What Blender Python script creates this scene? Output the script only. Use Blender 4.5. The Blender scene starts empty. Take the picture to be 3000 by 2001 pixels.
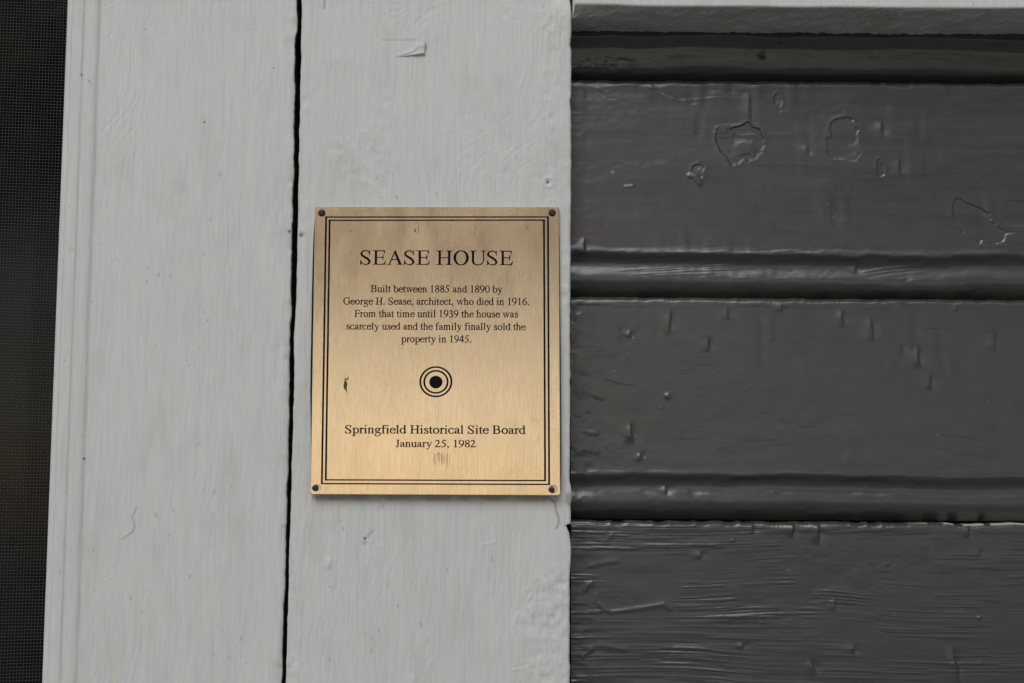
import bpy, math, random
import numpy as np
from mathutils import Vector, Matrix
from mathutils.geometry import tessellate_polygon

MM = .001
Z0 = 1500.            # the picture's middle stands 1.5 m above the ground (mm)
SC = bpy.context.scene
COL = SC.collection
random.seed(4)

# ---------------------------------------------------------------- camera
cam = bpy.data.cameras.new('camera'); cam.lens = 50; cam.sensor_width = 36
cam.clip_start = .05; cam.clip_end = 500
co = bpy.data.objects.new('camera', cam); COL.objects.link(co)
pitch, yaw, roll = math.radians(5.958), math.radians(.308), math.radians(.175)
f = Vector((math.sin(yaw)*math.cos(pitch), math.cos(yaw)*math.cos(pitch), math.sin(pitch)))
r0 = Vector((math.cos(yaw), -math.sin(yaw), 0)); u0 = r0.cross(f)
rr = r0*math.cos(roll)+u0*math.sin(roll); uu = u0*math.cos(roll)-r0*math.sin(roll)
M = Matrix((rr, uu, -f)).transposed().to_4x4()
M.translation = Vector((0, -.880, Z0*MM))
co.matrix_world = M
SC.camera = co

# ---------------------------------------------------------------- sky, sun, exposure
SUN_EL, SUN_AZ = 38., -12.        # azimuth from straight behind the camera, negative is to the left
w = bpy.data.worlds.new('World'); SC.world = w; w.use_nodes = True
nt = w.node_tree; nt.nodes.clear()
sky = nt.nodes.new('ShaderNodeTexSky'); sky.sky_type = 'NISHITA'; sky.sun_disc = False
sky.sun_elevation = math.radians(SUN_EL); sky.sun_rotation = math.radians(180-SUN_AZ)
sky.air_density = 1.0; sky.dust_density = 1.3; sky.ozone_density = 1.0
bg = nt.nodes.new('ShaderNodeBackground'); bg.inputs[1].default_value = .125
wo = nt.nodes.new('ShaderNodeOutputWorld')
nt.links.new(sky.outputs[0], bg.inputs[0]); nt.links.new(bg.outputs[0], wo.inputs[0])
sl = bpy.data.lights.new('sun', 'SUN'); sl.energy = 1.4; sl.angle = math.radians(38); sl.color = (1, .975, .94)
so = bpy.data.objects.new('sun', sl); COL.objects.link(so)
el, az = math.radians(SUN_EL), math.radians(SUN_AZ)
sd = Vector((math.sin(az)*math.cos(el), -math.cos(az)*math.cos(el), math.sin(el)))
so.rotation_euler = sd.to_track_quat('Z', 'Y').to_euler()
SC.view_settings.view_transform = 'Standard'; SC.view_settings.look = 'None'
SC.view_settings.exposure = -.34; SC.view_settings.gamma = 1
SC.cycles.max_bounces = 6

# ---------------------------------------------------------------- helpers
def link(name, me, parent=None):
    o = bpy.data.objects.new(name, me); COL.objects.link(o)
    if parent is not None:
        root = parent; off = Vector()
        while root is not None: off += root.location; root = root.parent
        me.transform(Matrix.Translation(-off)); o.parent = parent
    return o
def thing(name, loc, label, cat):
    o = bpy.data.objects.new(name, None); COL.objects.link(o)
    o.location = (Vector(loc)+Vector((0, 0, Z0)))*MM; o.empty_display_size = .02
    o['label'] = label; o['category'] = cat
    return o
def mesh(name, V, F, m, parent=None, smooth=False):
    me = bpy.data.meshes.new(name)
    me.from_pydata([(x*MM, y*MM, (z+Z0)*MM) for x, y, z in V], [], F)
    me.materials.append(m)
    if smooth: me.polygons.foreach_set('use_smooth', [True]*len(me.polygons))
    return link(name, me, parent)
def grid_mesh(name, X, Y, Z, m, parent=None, mark=None):
    """X, Y, Z: (rows, cols) arrays in mm; mark: (rows, cols, 4) colour of stains, bare wood and painted shade."""
    R, C = X.shape
    co = np.stack([X*MM, Y*MM, (Z+Z0)*MM], -1).reshape(-1, 3).astype(np.float32)
    i = np.arange(R-1)[:, None]*C+np.arange(C-1)[None, :]
    q = np.stack([i, i+1, i+C+1, i+C], -1).reshape(-1, 4)
    me = bpy.data.meshes.new(name)
    me.vertices.add(R*C); me.vertices.foreach_set('co', co.ravel())
    me.loops.add(q.size); me.loops.foreach_set('vertex_index', q.ravel().astype(np.int32))
    me.polygons.add(len(q)); me.polygons.foreach_set('loop_start', np.arange(0, q.size, 4, dtype=np.int32))
    me.polygons.foreach_set('use_smooth', np.ones(len(q), bool))
    me.update(calc_edges=True)
    if mark is None: mark = np.zeros((R, C, 4))
    a = me.attributes.new('mark', 'FLOAT_COLOR', 'POINT')
    a.data.foreach_set('color', np.clip(mark, 0, 1).reshape(-1).astype(np.float32))
    me.materials.append(m)
    return link(name, me, parent)
def box(name, x0, x1, y0, y1, z0, z1, m, parent=None, b=0.):
    V = [(x, y, z) for x in (x0, x1) for y in (y0, y1) for z in (z0, z1)]
    F = [(0, 1, 3, 2), (4, 6, 7, 5), (0, 4, 5, 1), (2, 3, 7, 6), (0, 2, 6, 4), (1, 5, 7, 3)]
    return mesh(name, V, F, m, parent)

def hsh(i, j, seed):
    i = i.astype(np.uint32); j = j.astype(np.uint32)
    h = i*np.uint32(374761393)+j*np.uint32(668265263)+np.uint32((seed*2246822519) % 4294967295)
    h = (h ^ (h >> np.uint32(13)))*np.uint32(1274126177)
    h = (h ^ (h >> np.uint32(16)))*np.uint32(2246822519)
    h = h ^ (h >> np.uint32(15))
    return h.astype(np.float64)/4294967295.*2-1
def vn(x, z, sx, sz, seed=1):
    x = x/sx+1000.; z = z/sz+1000.
    i = np.floor(x); j = np.floor(z); a = x-i; b = z-j
    a = a*a*a*(a*(a*6-15)+10); b = b*b*b*(b*(b*6-15)+10)
    i = i.astype(np.int64); j = j.astype(np.int64)
    return (hsh(i, j, seed)*(1-a)+hsh(i+1, j, seed)*a)*(1-b)+(hsh(i, j+1, seed)*(1-a)+hsh(i+1, j+1, seed)*a)*b
def sst(a, b, x):
    t = np.clip((x-a)/(b-a), 0, 1); return t*t*(3-2*t)
def seg_dist(x, z, pts):
    """distance to a polyline, signed side and position along it (0..1)"""
    best = np.full(x.shape, 1e9); side = np.zeros(x.shape); al = np.zeros(x.shape)
    n = len(pts)-1
    for k in range(n):
        (ax, az), (bx, bz) = pts[k], pts[k+1]
        dx, dz = bx-ax, bz-az; L = dx*dx+dz*dz+1e-9
        t = np.clip(((x-ax)*dx+(z-az)*dz)/L, 0, 1)
        d = np.hypot(x-ax-t*dx, z-az-t*dz); s = np.sign((x-ax)*dz-(z-az)*dx)
        m = d < best; best[m] = d[m]; side[m] = s[m]; al[m] = (k+t[m])/n
    return best, side, al
def inside(x, z, P):
    c = np.zeros(x.shape, bool); n = len(P)
    for k in range(n):
        (ax, az), (bx, bz) = P[k], P[(k+1) % n]
        if az == bz: continue
        m = ((az > z) != (bz > z)) & (x < (bx-ax)*(z-az)/(bz-az)+ax); c ^= m
    return c
def mixmark(mk, amt, col):
    """lay one colour over what is there"""
    a = np.clip(amt, 0, 1)[..., None]; o = mk[..., 3:4]
    n = np.concatenate([mk[..., :3]*(1-a)+np.array(col)*a, np.maximum(o, a)], -1)
    mk[...] = np.where(o > .001, n, np.concatenate([np.ones_like(a)*np.array(col), a], -1))

# ---------------------------------------------------------------- materials
def newmat(name):
    m = bpy.data.materials.new(name); m.use_nodes = True; t = m.node_tree
    return m, t, t.nodes['Principled BSDF'], t.nodes.new, t.links.new
def coords(t, scale):
    g = t.nodes.new('ShaderNodeNewGeometry'); mp = t.nodes.new('ShaderNodeMapping')
    mp.inputs['Scale'].default_value = scale; t.links.new(g.outputs['Position'], mp.inputs[0]); return mp.outputs[0]
def noise(t, scale, detail=4, rough=.55, dist=0., sc=1.):
    n = t.nodes.new('ShaderNodeTexNoise'); n.inputs['Scale'].default_value = sc
    n.inputs['Detail'].default_value = detail; n.inputs['Roughness'].default_value = rough; n.inputs['Distortion'].default_value = dist
    t.links.new(coords(t, scale), n.inputs['Vector']); return n.outputs['Fac']
def ramp(t, src, stops):
    r = t.nodes.new('ShaderNodeValToRGB'); e = r.color_ramp.elements
    while len(e) < len(stops): e.new(.5)
    for i, (p, c) in enumerate(stops): e[i].position = p; e[i].color = (c if isinstance(c, tuple) else (c, c, c))[:3]+(1,)
    t.links.new(src, r.inputs[0]); return r.outputs[0]
def mix(t, fac, a, b, mode='MIX'):
    n = t.nodes.new('ShaderNodeMix'); n.data_type = 'RGBA'; n.blend_type = mode
    for s, v in ((n.inputs[0], fac), (n.inputs[6], a), (n.inputs[7], b)):
        if isinstance(v, (int, float)): s.default_value = v
        elif isinstance(v, tuple): s.default_value = v+(1,)
        else: t.links.new(v, s)
    return n.outputs[2]
def bump(t, h, strength, dist, prev=None):
    b = t.nodes.new('ShaderNodeBump'); b.inputs['Strength'].default_value = strength; b.inputs['Distance'].default_value = dist
    t.links.new(h, b.inputs['Height'])
    if prev is not None: t.links.new(prev, b.inputs['Normal'])
    return b.outputs[0]
def with_marks(t, col):
    a = t.nodes.new('ShaderNodeAttribute'); a.attribute_name = 'mark'
    return mix(t, a.outputs['Alpha'], col, a.outputs['Color'])

def white_paint():
    m, t, b, N, L = newmat('white_paint')
    c = ramp(t, noise(t, (14, 14, 3), 5), [(.35, (.715, .72, .685)), (.55, (.755, .76, .73)), (.75, (.735, .74, .715))])
    d = ramp(t, noise(t, (700, 700, 40), 3), [(.3, .90), (.6, 1.0)])
    c = mix(t, 1., c, d, 'MULTIPLY')
    c = mix(t, ramp(t, noise(t, (330, 330, 22), 4, .6), [(.38, 0.), (.62, .4)]), c, (.67, .69, .715))
    c = mix(t, ramp(t, noise(t, (240, 240, 15), 4, .6), [(.45, 0.), (.65, .75)]), c, (.765, .75, .68))
    c = mix(t, ramp(t, noise(t, (45, 45, 18), 6, .65), [(.52, 0.), (.72, .5)]), c, (.60, .575, .49))
    c = mix(t, ramp(t, noise(t, (420, 420, 260), 2), [(.71, 0.), (.76, .6)]), c, (.36, .33, .28))
    L(with_marks(t, c), b.inputs['Base Color'])
    b.inputs['Roughness'].default_value = .5; b.inputs['Specular IOR Level'].default_value = .35
    n = bump(t, noise(t, (950, 950, 50), 5, .65), 1., .00045)
    n = bump(t, noise(t, (420, 420, 300), 4, .6), .3, .0002, n)
    L(n, b.inputs['Normal']); return m
def grey_paint():
    m, t, b, N, L = newmat('dark_grey_paint')
    c = ramp(t, noise(t, (9, 9, 14), 5), [(.35, (.044, .0447, .0435)), (.6, (.050, .051, .0515))])
    L(with_marks(t, c), b.inputs['Base Color'])
    L(ramp(t, noise(t, (12, 12, 160), 5, .6), [(.3, .25), (.7, .36)]), b.inputs['Roughness'])
    b.inputs['Specular IOR Level'].default_value = .85
    n = bump(t, noise(t, (60, 60, 700), 4, .6), .25, .00012)
    n = bump(t, noise(t, (500, 500, 500), 3, .6), .3, .00012, n)
    L(n, b.inputs['Normal']); return m
def brass():
    m, t, b, N, L = newmat('brushed_brass')
    blot = noise(t, (22, 22, 14), 4, .6)
    c = ramp(t, blot, [(.25, (.93, .695, .45)), (.5, (.97, .74, .50)), (.75, (.975, .72, .50))])
    st = ramp(t, noise(t, (2600, 2600, 30), 2, .5), [(.3, .90), (.7, 1.)])
    c = mix(t, 1., c, st, 'MULTIPLY')
    c = mix(t, ramp(t, noise(t, (200, 200, 60), 3, .6), [(.62, 0.), (.8, .3)]), c, (.55, .38, .2))
    L(c, b.inputs['Base Color'])
    b.inputs['Metallic'].default_value = 1.
    L(ramp(t, noise(t, (80, 80, 30), 4, .6), [(.3, .195), (.7, .235)]), b.inputs['Roughness'])
    n = bump(t, noise(t, (3000, 3000, 7), 2, .5), .6, .00018)
    L(n, b.inputs['Normal']); return m
def plain(name, col, rough=.6, metal=0., spec=.5, bscale=None, bdist=.0002):
    m, t, b, N, L = newmat(name)
    s = 60 if bscale is None else bscale
    c = ramp(t, noise(t, (s, s, s), 4), [(.3, tuple(v*.8 for v in col)), (.7, tuple(min(1, v*1.15) for v in col))])
    L(c, b.inputs['Base Color']); b.inputs['Roughness'].default_value = rough; b.inputs['Metallic'].default_value = metal
    b.inputs['Specular IOR Level'].default_value = spec
    if bscale: L(bump(t, noise(t, (s*3, s*3, s*3), 4), .6, bdist), b.inputs['Normal'])
    return m
WHITE, GREY, BRASS = white_paint(), grey_paint(), brass()
INK = plain('black_enamel', (.004, .003, .0025), .6, spec=.12)
RUST = plain('rusted_nail', (.048, .024, .019), .55, .3, bscale=900, bdist=.0003)
WIRE = plain('screen_wire', (.05, .046, .036), .5, .2)
DARK = plain('dark_sheathing', (.012, .010, .008), .9)
STAIN = plain('brown_tarnish', (.10, .06, .02), .6)
TAN = plain('bare_paint_edge', (.40, .31, .22), .8)
HOLE_WHITE = plain('hole_board_white', (.72, .72, .70), .5)
SCR = plain('scratched_brass', (.16, .09, .035), .6, .2)

# ---------------------------------------------------------------- lettering
# A roman serif alphabet drawn from pens, bowls and serifs, 1000 units to the em.
def crom(pts, n=7):
    P = np.array(pts, float)
    if len(P) < 3: return P
    Q = np.vstack([2*P[0]-P[1], P, 2*P[-1]-P[-2]]); out = []
    for i in range(len(P)-1):
        a, b, c, d = Q[i:i+4]
        for k in range(n):
            t = k/n
            out.append(.5*(2*b+(c-a)*t+(2*a-5*b+4*c-d)*t*t+(3*b-a-3*c+d)*t**3))
    out.append(P[-1]); return np.array(out)
class Glyph:
    def __init__(s, adv): s.adv = adv; s.polys = []
    def poly(s, *pts): s.polys.append([tuple(p) for p in pts]); return s
    def pen(s, *pts, n=7):
        c = crom(pts, n); d = np.gradient(c[:, :2], axis=0); L = np.hypot(d[:, 0], d[:, 1])+1e-9
        nx, ny = -d[:, 1]/L, d[:, 0]/L; w = np.maximum(c[:, 2], 4)/2
        a = list(zip(c[:, 0]+nx*w, c[:, 1]+ny*w)); b = list(zip(c[:, 0]-nx*w, c[:, 1]-ny*w))
        for i in range(len(a)-1): s.polys.append([a[i], a[i+1], b[i+1], b[i]])
        return s
    def bowl(s, cx, cy, rx, ry, a0, a1, thin, thick, n=26):
        pts = []
        for i in range(n+1):
            a = math.radians(a0+(a1-a0)*i/n)
            pts.append((cx+rx*math.cos(a), cy+ry*math.sin(a), thin+(thick-thin)*abs(math.cos(a))**1.6))
        return s.pen(*pts, n=1)
    def dot(s, x, y, r):
        return s.poly(*[(x+r*math.cos(i*math.pi/7), y+r*math.sin(i*math.pi/7)) for i in range(14)])
    def stem(s, l, r, y0, y1): return s.poly((l, y0), (r, y0), (r, y1), (l, y1))
    def ser(s, xl, xr, y, l, r, up=1, h=17, b=58):
        U = up
        return s.poly((xl, y), (xl, y+U*h), (l-(l-xl)*.45, y+U*(h+6)), (l-6, y+U*(h+20)), (l, y+U*b), (r, y+U*b),
                      (r+6, y+U*(h+20)), (r+(xr-r)*.45, y+U*(h+6)), (xr, y+U*h), (xr, y))
    def flag(s, l, r, y, k=62):
        return s.poly((l-k, y-40), (l-k, y-56), (l-14, y-60), (l, y-80), (l, y-110), (r, y-110), (r, y+10), (r-12, y+10))
def alphabet():
    F = {}
    def g(ch, adv): F[ch] = Glyph(adv); return F[ch]
    # capitals
    g('H', 722).stem(112, 207, 40, 622).stem(520, 615, 40, 622).stem(207, 520, 316, 345) \
        .ser(19, 297, 0, 112, 207).ser(19, 297, 662, 112, 207, -1).ser(424, 702, 0, 520, 615).ser(424, 702, 662, 520, 615, -1)
    g('U', 722).ser(14, 300, 662, 105, 196, -1).ser(487, 712, 662, 580, 620, -1).stem(105, 196, 240, 622).stem(580, 620, 240, 622) \
        .pen((150, 250, 91), (158, 150, 88), (205, 60, 70), (290, 12, 48), (375, 2, 40), (470, 20, 38), (552, 80, 38), (592, 160, 38), (600, 250, 40))
    g('E', 611).stem(112, 203, 30, 632).ser(12, 260, 0, 112, 203).ser(12, 260, 662, 112, 203, -1).stem(200, 530, 630, 662) \
        .poly((546, 510), (536, 662), (430, 662), (430, 630), (480, 622), (510, 590), (526, 510)).stem(200, 430, 324, 353) \
        .poly((477, 465), (458, 465), (447, 400), (420, 353), (380, 353), (380, 324), (420, 324), (447, 285), (458, 211), (477, 211)) \
        .stem(200, 530, 0, 32).poly((540, 0), (592, 162), (570, 162), (520, 75), (470, 36), (400, 32), (400, 0))
    g('A', 722).poly((366, 676), (386, 676), (652, 19), (540, 19), (350, 520), (152, 19), (106, 19)).stem(195, 480, 222, 252) \
        .ser(15, 214, 0, 108, 148, 1, 17, 48).ser(452, 706, 0, 545, 640, 1, 17, 48)
    g('O', 722).bowl(361, 331, 272, 328, 0, 360, 38, 108, 40)
    g('S', 556).pen((436, 450, 12), (418, 540, 24), (372, 612, 34), (300, 645, 38), (221, 648, 38), (135, 608, 54), (88, 520, 74), (108, 437, 84),
        (195, 372, 88), (300, 305, 92), (395, 225, 92), (438, 140, 86), (410, 62, 70), (345, 16, 46), (270, 4, 36), (180, 25, 30), (105, 85, 24), (58, 205, 12)) \
        .poly((450, 668), (434, 668), (424, 630), (400, 600), (418, 520), (436, 440), (448, 440)).poly((42, 211), (54, 211), (78, 120), (120, 62), (80, 20), (58, -16), (42, -28))
    g('B', 667).stem(112, 208, 30, 632).ser(17, 250, 0, 112, 208).ser(17, 250, 662, 112, 208, -1).stem(200, 330, 632, 662).stem(200, 350, 330, 358).stem(200, 360, 0, 32) \
        .bowl(320, 496, 178, 151, -90, 90, 30, 92).bowl(340, 180, 210, 164, -90, 90, 32, 96)
    F['F'] = Glyph(556); F['F'].polys = list(F['E'].polys[:-2]); F['F'].ser(12, 300, 0, 112, 203)
    g('G', 722).bowl(372, 331, 288, 328, 62, 285, 34, 104, 34).pen((508, 622, 34), (560, 580, 30), (595, 515, 16)).poly((628, 676), (608, 676), (590, 640), (540, 610), (590, 500), (612, 460), (630, 460)) \
        .pen((446, 14, 34), (520, 28, 36), (600, 62, 30)).stem(560, 652, 45, 300).ser(456, 709, 345, 560, 652, -1)
    g('J', 389).stem(180, 275, 120, 622).ser(85, 370, 662, 180, 275, -1).pen((228, 130, 94), (222, 60, 84), (180, 5, 44), (120, -2, 30), (70, 20, 36)).dot(64, 34, 40)
    # lower case
    def rser(G, l, r, e=56): return G.ser(l-e, r+e, 0, l, r, 1, 15, 46)
    g('a', 444).dot(82, 335, 38).pen((62, 345, 40), (95, 415, 34), (190, 444, 32), (275, 415, 56), (312, 320, 82), (312, 120, 82), (322, 55, 66), (362, 32, 36), (436, 62, 16)) \
        .pen((290, 278, 28), (190, 235, 40), (95, 175, 64), (76, 105, 78), (112, 45, 66), (190, 36, 42), (290, 95, 30))
    G = g('b', 500).stem(70, 153, 20, 640).flag(70, 153, 673); G.bowl(275, 226, 162, 212, -125, 125, 32, 88)
    g('c', 444).bowl(248, 226, 186, 216, 55, 322, 34, 88).dot(362, 352, 40).pen((392, 94, 30), (415, 140, 14))
    g('d', 500).stem(340, 423, 40, 640).flag(340, 423, 673).bowl(236, 224, 172, 212, 55, 305, 32, 88).poly((340, 60), (340, -14), (491, 42), (491, 56), (423, 70))
    g('e', 444).bowl(240, 226, 182, 216, 12, 322, 34, 86).stem(80, 408, 250, 292).pen((384, 92, 28), (422, 152, 14)).pen((405, 275, 12), (398, 330, 50), (360, 400, 44))
    rser(g('f', 333).stem(103, 187, 20, 560).stem(20, 309, 418, 450), 103, 187, 80).pen((145, 550, 84), (158, 625, 66), (215, 668, 34), (285, 660, 34)).dot(334, 628, 38)
    g('g', 500).bowl(225, 310, 128, 128, 0, 360, 34, 80).pen((330, 400, 30), (400, 410, 40), (470, 405, 40)).pen((150, 205, 26), (95, 150, 40), (110, 95, 50), (250, 72, 62), (380, 50, 66), (440, -20, 60),
        (400, -120, 48), (270, -198, 34), (120, -195, 38), (52, -135, 52), (80, -60, 36), (150, 10, 24))
    rser(g('h', 500).stem(70, 154, 20, 640).flag(70, 154, 673), 70, 154).pen((154, 370, 26), (230, 428, 48), (320, 425, 60), (372, 350, 80), (380, 270, 84), (380, 20, 84)); rser(F['h'], 338, 422)
    rser(g('i', 278).stem(95, 179, 20, 440).flag(95, 179, 450).dot(135, 628, 48), 95, 179)
    rser(g('l', 278).stem(95, 179, 20, 640).flag(95, 179, 673), 95, 179)
    rser(g('n', 500).stem(78, 162, 20, 440).flag(78, 162, 450), 78, 162).pen((162, 370, 26), (235, 425, 48), (320, 425, 60), (370, 350, 80), (378, 270, 84), (378, 20, 84)); rser(F['n'], 336, 420)
    rser(g('m', 778).stem(78, 162, 20, 440).flag(78, 162, 450), 78, 162).pen((162, 370, 26), (230, 425, 48), (305, 425, 60), (350, 350, 80), (356, 270, 84), (356, 20, 84)) \
        .pen((398, 370, 26), (480, 425, 48), (560, 425, 60), (610, 350, 80), (618, 270, 84), (618, 20, 84)); rser(F['m'], 314, 398); rser(F['m'], 576, 660)
    g('o', 500).bowl(250, 226, 178, 214, 0, 360, 36, 90, 30)
    rser(g('p', 500).stem(84, 168, -200, 440).flag(84, 168, 450).bowl(278, 226, 160, 214, -125, 125, 32, 88), 84, 168); F['p'].polys.pop(); F['p'].ser(5, 247, -217, 84, 168)
    rser(g('r', 333).stem(84, 168, 20, 440).flag(84, 168, 450), 84, 168, 66).pen((168, 345, 26), (220, 415, 46), (280, 415, 52)).dot(302, 398, 38)
    g('s', 389).pen((322, 318, 14), (295, 390, 28), (220, 438, 32), (120, 415, 54), (92, 345, 72), (140, 280, 78), (240, 220, 80), (318, 150, 78), (300, 55, 62), (205, 12, 36), (110, 45, 28), (62, 150, 14)) \
        .poly((330, 450), (316, 450), (290, 410), (318, 310), (332, 310)).poly((51, 155), (64, 155), (110, 50), (68, -8), (51, -8))
    g('t', 278).stem(72, 154, 110, 450).stem(12, 258, 418, 450).poly((13, 418), (13, 432), (72, 470), (126, 570), (154, 579), (154, 430)).pen((113, 120, 84), (122, 50, 72), (165, 16, 46), (220, 22, 28), (272, 62, 14))
    g('u', 500).stem(70, 154, 120, 440).stem(342, 426, 20, 440).poly((9, 450), (154, 450), (154, 400), (70, 415), (9, 436)).poly((260, 450), (426, 450), (426, 400), (342, 415), (260, 436)) \
        .pen((112, 130, 84), (122, 60, 76), (185, 20, 54), (265, 30, 44), (342, 85, 26)).poly((342, 70), (342, -10), (479, 38), (479, 52), (426, 60))
    g('w', 722).poly((60, 440), (150, 440), (262, 110), (360, 330), (382, 330), (248, -14), (228, -14)).poly((350, 440), (418, 440), (535, 120), (635, 440), (665, 440), (512, -14), (492, -14), (340, 400)) \
        .poly((15, 450), (225, 450), (225, 436), (15, 436)).poly((285, 450), (490, 450), (490, 436), (285, 436)).poly((560, 450), (707, 450), (707, 436), (560, 436))
    g('y', 500).poly((60, 440), (150, 440), (275, 130), (265, 0), (245, 0)).pen((430, 440, 34), (270, 20, 40), (205, -130, 40), (140, -180, 44), (80, -185, 40)).dot(66, -172, 38) \
        .poly((14, 450), (230, 450), (230, 436), (14, 436)).poly((330, 450), (475, 450), (475, 436), (330, 436))
    # figures and points
    g('.', 250).dot(125, 44, 54); g(',', 250).dot(110, 50, 54).pen((140, 40, 50), (140, -30, 40), (70, -130, 14)); g(' ', 250)
    g('0', 500).bowl(250, 331, 188, 326, 0, 360, 34, 86, 34)
    g('1', 500).stem(212, 296, 40, 676).ser(118, 394, 0, 212, 296).poly((111, 590), (111, 572), (190, 590), (212, 560), (296, 560), (296, 676), (280, 676))
    g('2', 500).pen((48, 490, 14), (90, 600, 52), (190, 640, 68), (290, 600, 80), (335, 500, 86), (300, 370, 72), (190, 220, 50), (60, 50, 40)).stem(30, 420, 0, 72).poly((410, 0), (475, 137), (455, 145), (400, 72), (300, 72), (300, 0))
    g('3', 500).pen((60, 520, 14), (110, 612, 46), (210, 646, 62), (310, 590, 78), (340, 500, 82), (290, 400, 60), (160, 330, 26)).pen((200, 350, 26), (310, 330, 50), (385, 250, 84), (385, 150, 84), (300, 40, 60), (180, 8, 40), (95, 30, 50)).dot(80, 36, 42)
    g('4', 500).stem(296, 376, 0, 676).stem(12, 472, 167, 231).poly((12, 231), (292, 676), (335, 676), (300, 570), (70, 231))
    g('5', 500).poly((174, 676), (400, 676), (436, 690), (400, 590), (165, 590)).poly((165, 600), (185, 600), (140, 450), (64, 420)).pen((80, 425, 50), (200, 410, 60), (320, 330, 80), (372, 220, 86), (330, 90, 66), (220, 20, 40), (110, 20, 40)).dot(76, 32, 44)
    g('6', 500).bowl(255, 212, 178, 208, 0, 360, 34, 84, 30).pen((75, 230, 86), (110, 400, 80), (220, 570, 56), (330, 645, 34), (446, 676, 14))
    g('8', 500).bowl(248, 510, 140, 150, 0, 360, 32, 74, 26).bowl(250, 168, 162, 160, 0, 360, 34, 80, 28).pen((140, 430, 50), (250, 350, 76), (370, 250, 70))
    F['9'] = Glyph(500); F['9'].polys = [[(500-x, 662-y) for x, y in p] for p in F['6'].polys]
    return F
def grow(q, g):
    n = len(q); out = []
    for i in range(n):
        (ax, ay), (bx, by), (cx, cy) = q[i-1], q[i], q[(i+1) % n]
        l1 = math.hypot(bx-ax, by-ay)+1e-6; l2 = math.hypot(cx-bx, cy-by)+1e-6
        n1 = ((by-ay)/l1, -(bx-ax)/l1); n2 = ((cy-by)/l2, -(cx-bx)/l2)
        mx, my = n1[0]+n2[0], n1[1]+n2[1]; d = max(.7, (mx*mx+my*my)/2)
        out.append((bx+mx/d*g, by+my/d*g))
    return out
def set_line(F, text, x0, x1, base, cap, name, parent, m, label):
    """One line of lettering on the plate front, between x0 and x1 (mm), cap height in mm."""
    s = cap/662.; pen = 0; items = []; lo, hi = 1e9, -1e9
    for ch in text:
        G = F[ch]
        for p in G.polys:
            q = [(pen+x, y) for x, y in p]; items.append(q)
            lo = min(lo, min(a for a, b in q)); hi = max(hi, max(a for a, b in q))
        pen += G.adv
    sx = (x1-x0)/(hi-lo); V = []; Fc = []
    for k, q in enumerate(items):
        a = sum(q[i][0]*q[(i+1) % len(q)][1]-q[(i+1) % len(q)][0]*q[i][1] for i in range(len(q)))
        if a < 0: q = q[::-1]
        q = grow(q, 6. if cap > 7 else 15.)
        pts = [Vector(((x0+(x-lo)*sx)*MM, (PYF-.022-.0006*(k % 40))*MM, (Z0+base+y*s)*MM)) for x, y in q]
        if len(q) > 4:
            for t in tessellate_polygon([pts]):
                Fc.append([len(V)+i for i in t])
        else: Fc.append([len(V)+i for i in range(len(q))])
        V += [tuple(p) for p in pts]
    me = bpy.data.meshes.new(name); me.from_pydata(V, [], Fc); me.materials.append(m)
    o = link(name, me, parent); o['label'] = label
    return o

# ---------------------------------------------------------------- structure behind and around
def structure(o): o['kind'] = 'structure'; return o
structure(box('ground', -60000, 60000, -80000, 3000, -Z0-100, -Z0, plain('added_paving', (.50, .50, .49), .9, bscale=3, bdist=.01)))  # unseen paving added, kept pale to brighten what brass and paint reflect
structure(box('added_floor', -6000, 6000, -3600, 0, -Z0, -Z0+120, plain('added_floor_boards', (.38, .345, .27), .8, bscale=8, bdist=.001)))  # unseen floor added to bounce warm light onto the ledge underside
LEAF, t, b, N, L = newmat('leaves'); b.inputs['Base Color'].default_value = (.20, .12, .05, 1); tl = N('ShaderNodeBsdfTranslucent'); tl.inputs[0].default_value = (.74, .52, .27, 1)
mx = N('ShaderNodeMixShader'); mx.inputs[0].default_value = .6; L(b.outputs[0], mx.inputs[1]); L(tl.outputs[0], mx.inputs[2]); L(mx.outputs[0], t.nodes['Material Output'].inputs[0])
def added_trees():
    # unseen tree row added to shape brass and paint reflections, sky under and over
    rn = np.random.default_rng(5); n = 62000
    tc = np.array([[-10500+i*1750+rn.uniform(-400, 400), -9500+rn.uniform(-800, 800), 2800] for i in range(13)])
    k = rn.integers(0, len(tc), n); a = rn.normal(size=(n, 3)); a /= np.linalg.norm(a, axis=1)[:, None]
    p = tc[k]+a*rn.uniform(.25, 1, (n, 1))**.5*np.array([1900, 1700, 1050]); p[:, 2] += 300*np.sin(k*2.1)
    u = rn.normal(size=(n, 3)); u /= np.linalg.norm(u, axis=1)[:, None]; v = np.cross(u, rn.normal(size=(n, 3))); v /= np.linalg.norm(v, axis=1)[:, None]
    s = rn.uniform(70, 150, (n, 1)); Q = np.stack([p-u*s, p+v*s*.5, p+u*s, p-v*s*.5], 1).reshape(-1, 3)
    V = [tuple(q) for q in Q]; F = [(4*i, 4*i+1, 4*i+2, 4*i+3) for i in range(n)]
    for cx, cy, cz in tc:
        b = len(V); V += [(cx+r_*math.cos(t), cy+r_*math.sin(t), z_) for z_, r_ in ((-Z0, 190), (400, 130), (2600, 70)) for t in [j*math.pi/4 for j in range(8)]]
        F += [(b+8*r_+j, b+8*r_+(j+1) % 8, b+8*r_+8+(j+1) % 8, b+8*r_+8+j) for r_ in range(2) for j in range(8)]
    o = mesh('added_trees', V, F, LEAF); o['kind'] = 'stuff'
added_trees()
structure(box('wall_sheathing', -224, 1100, 44, 60, -700, 700, DARK))

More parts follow.
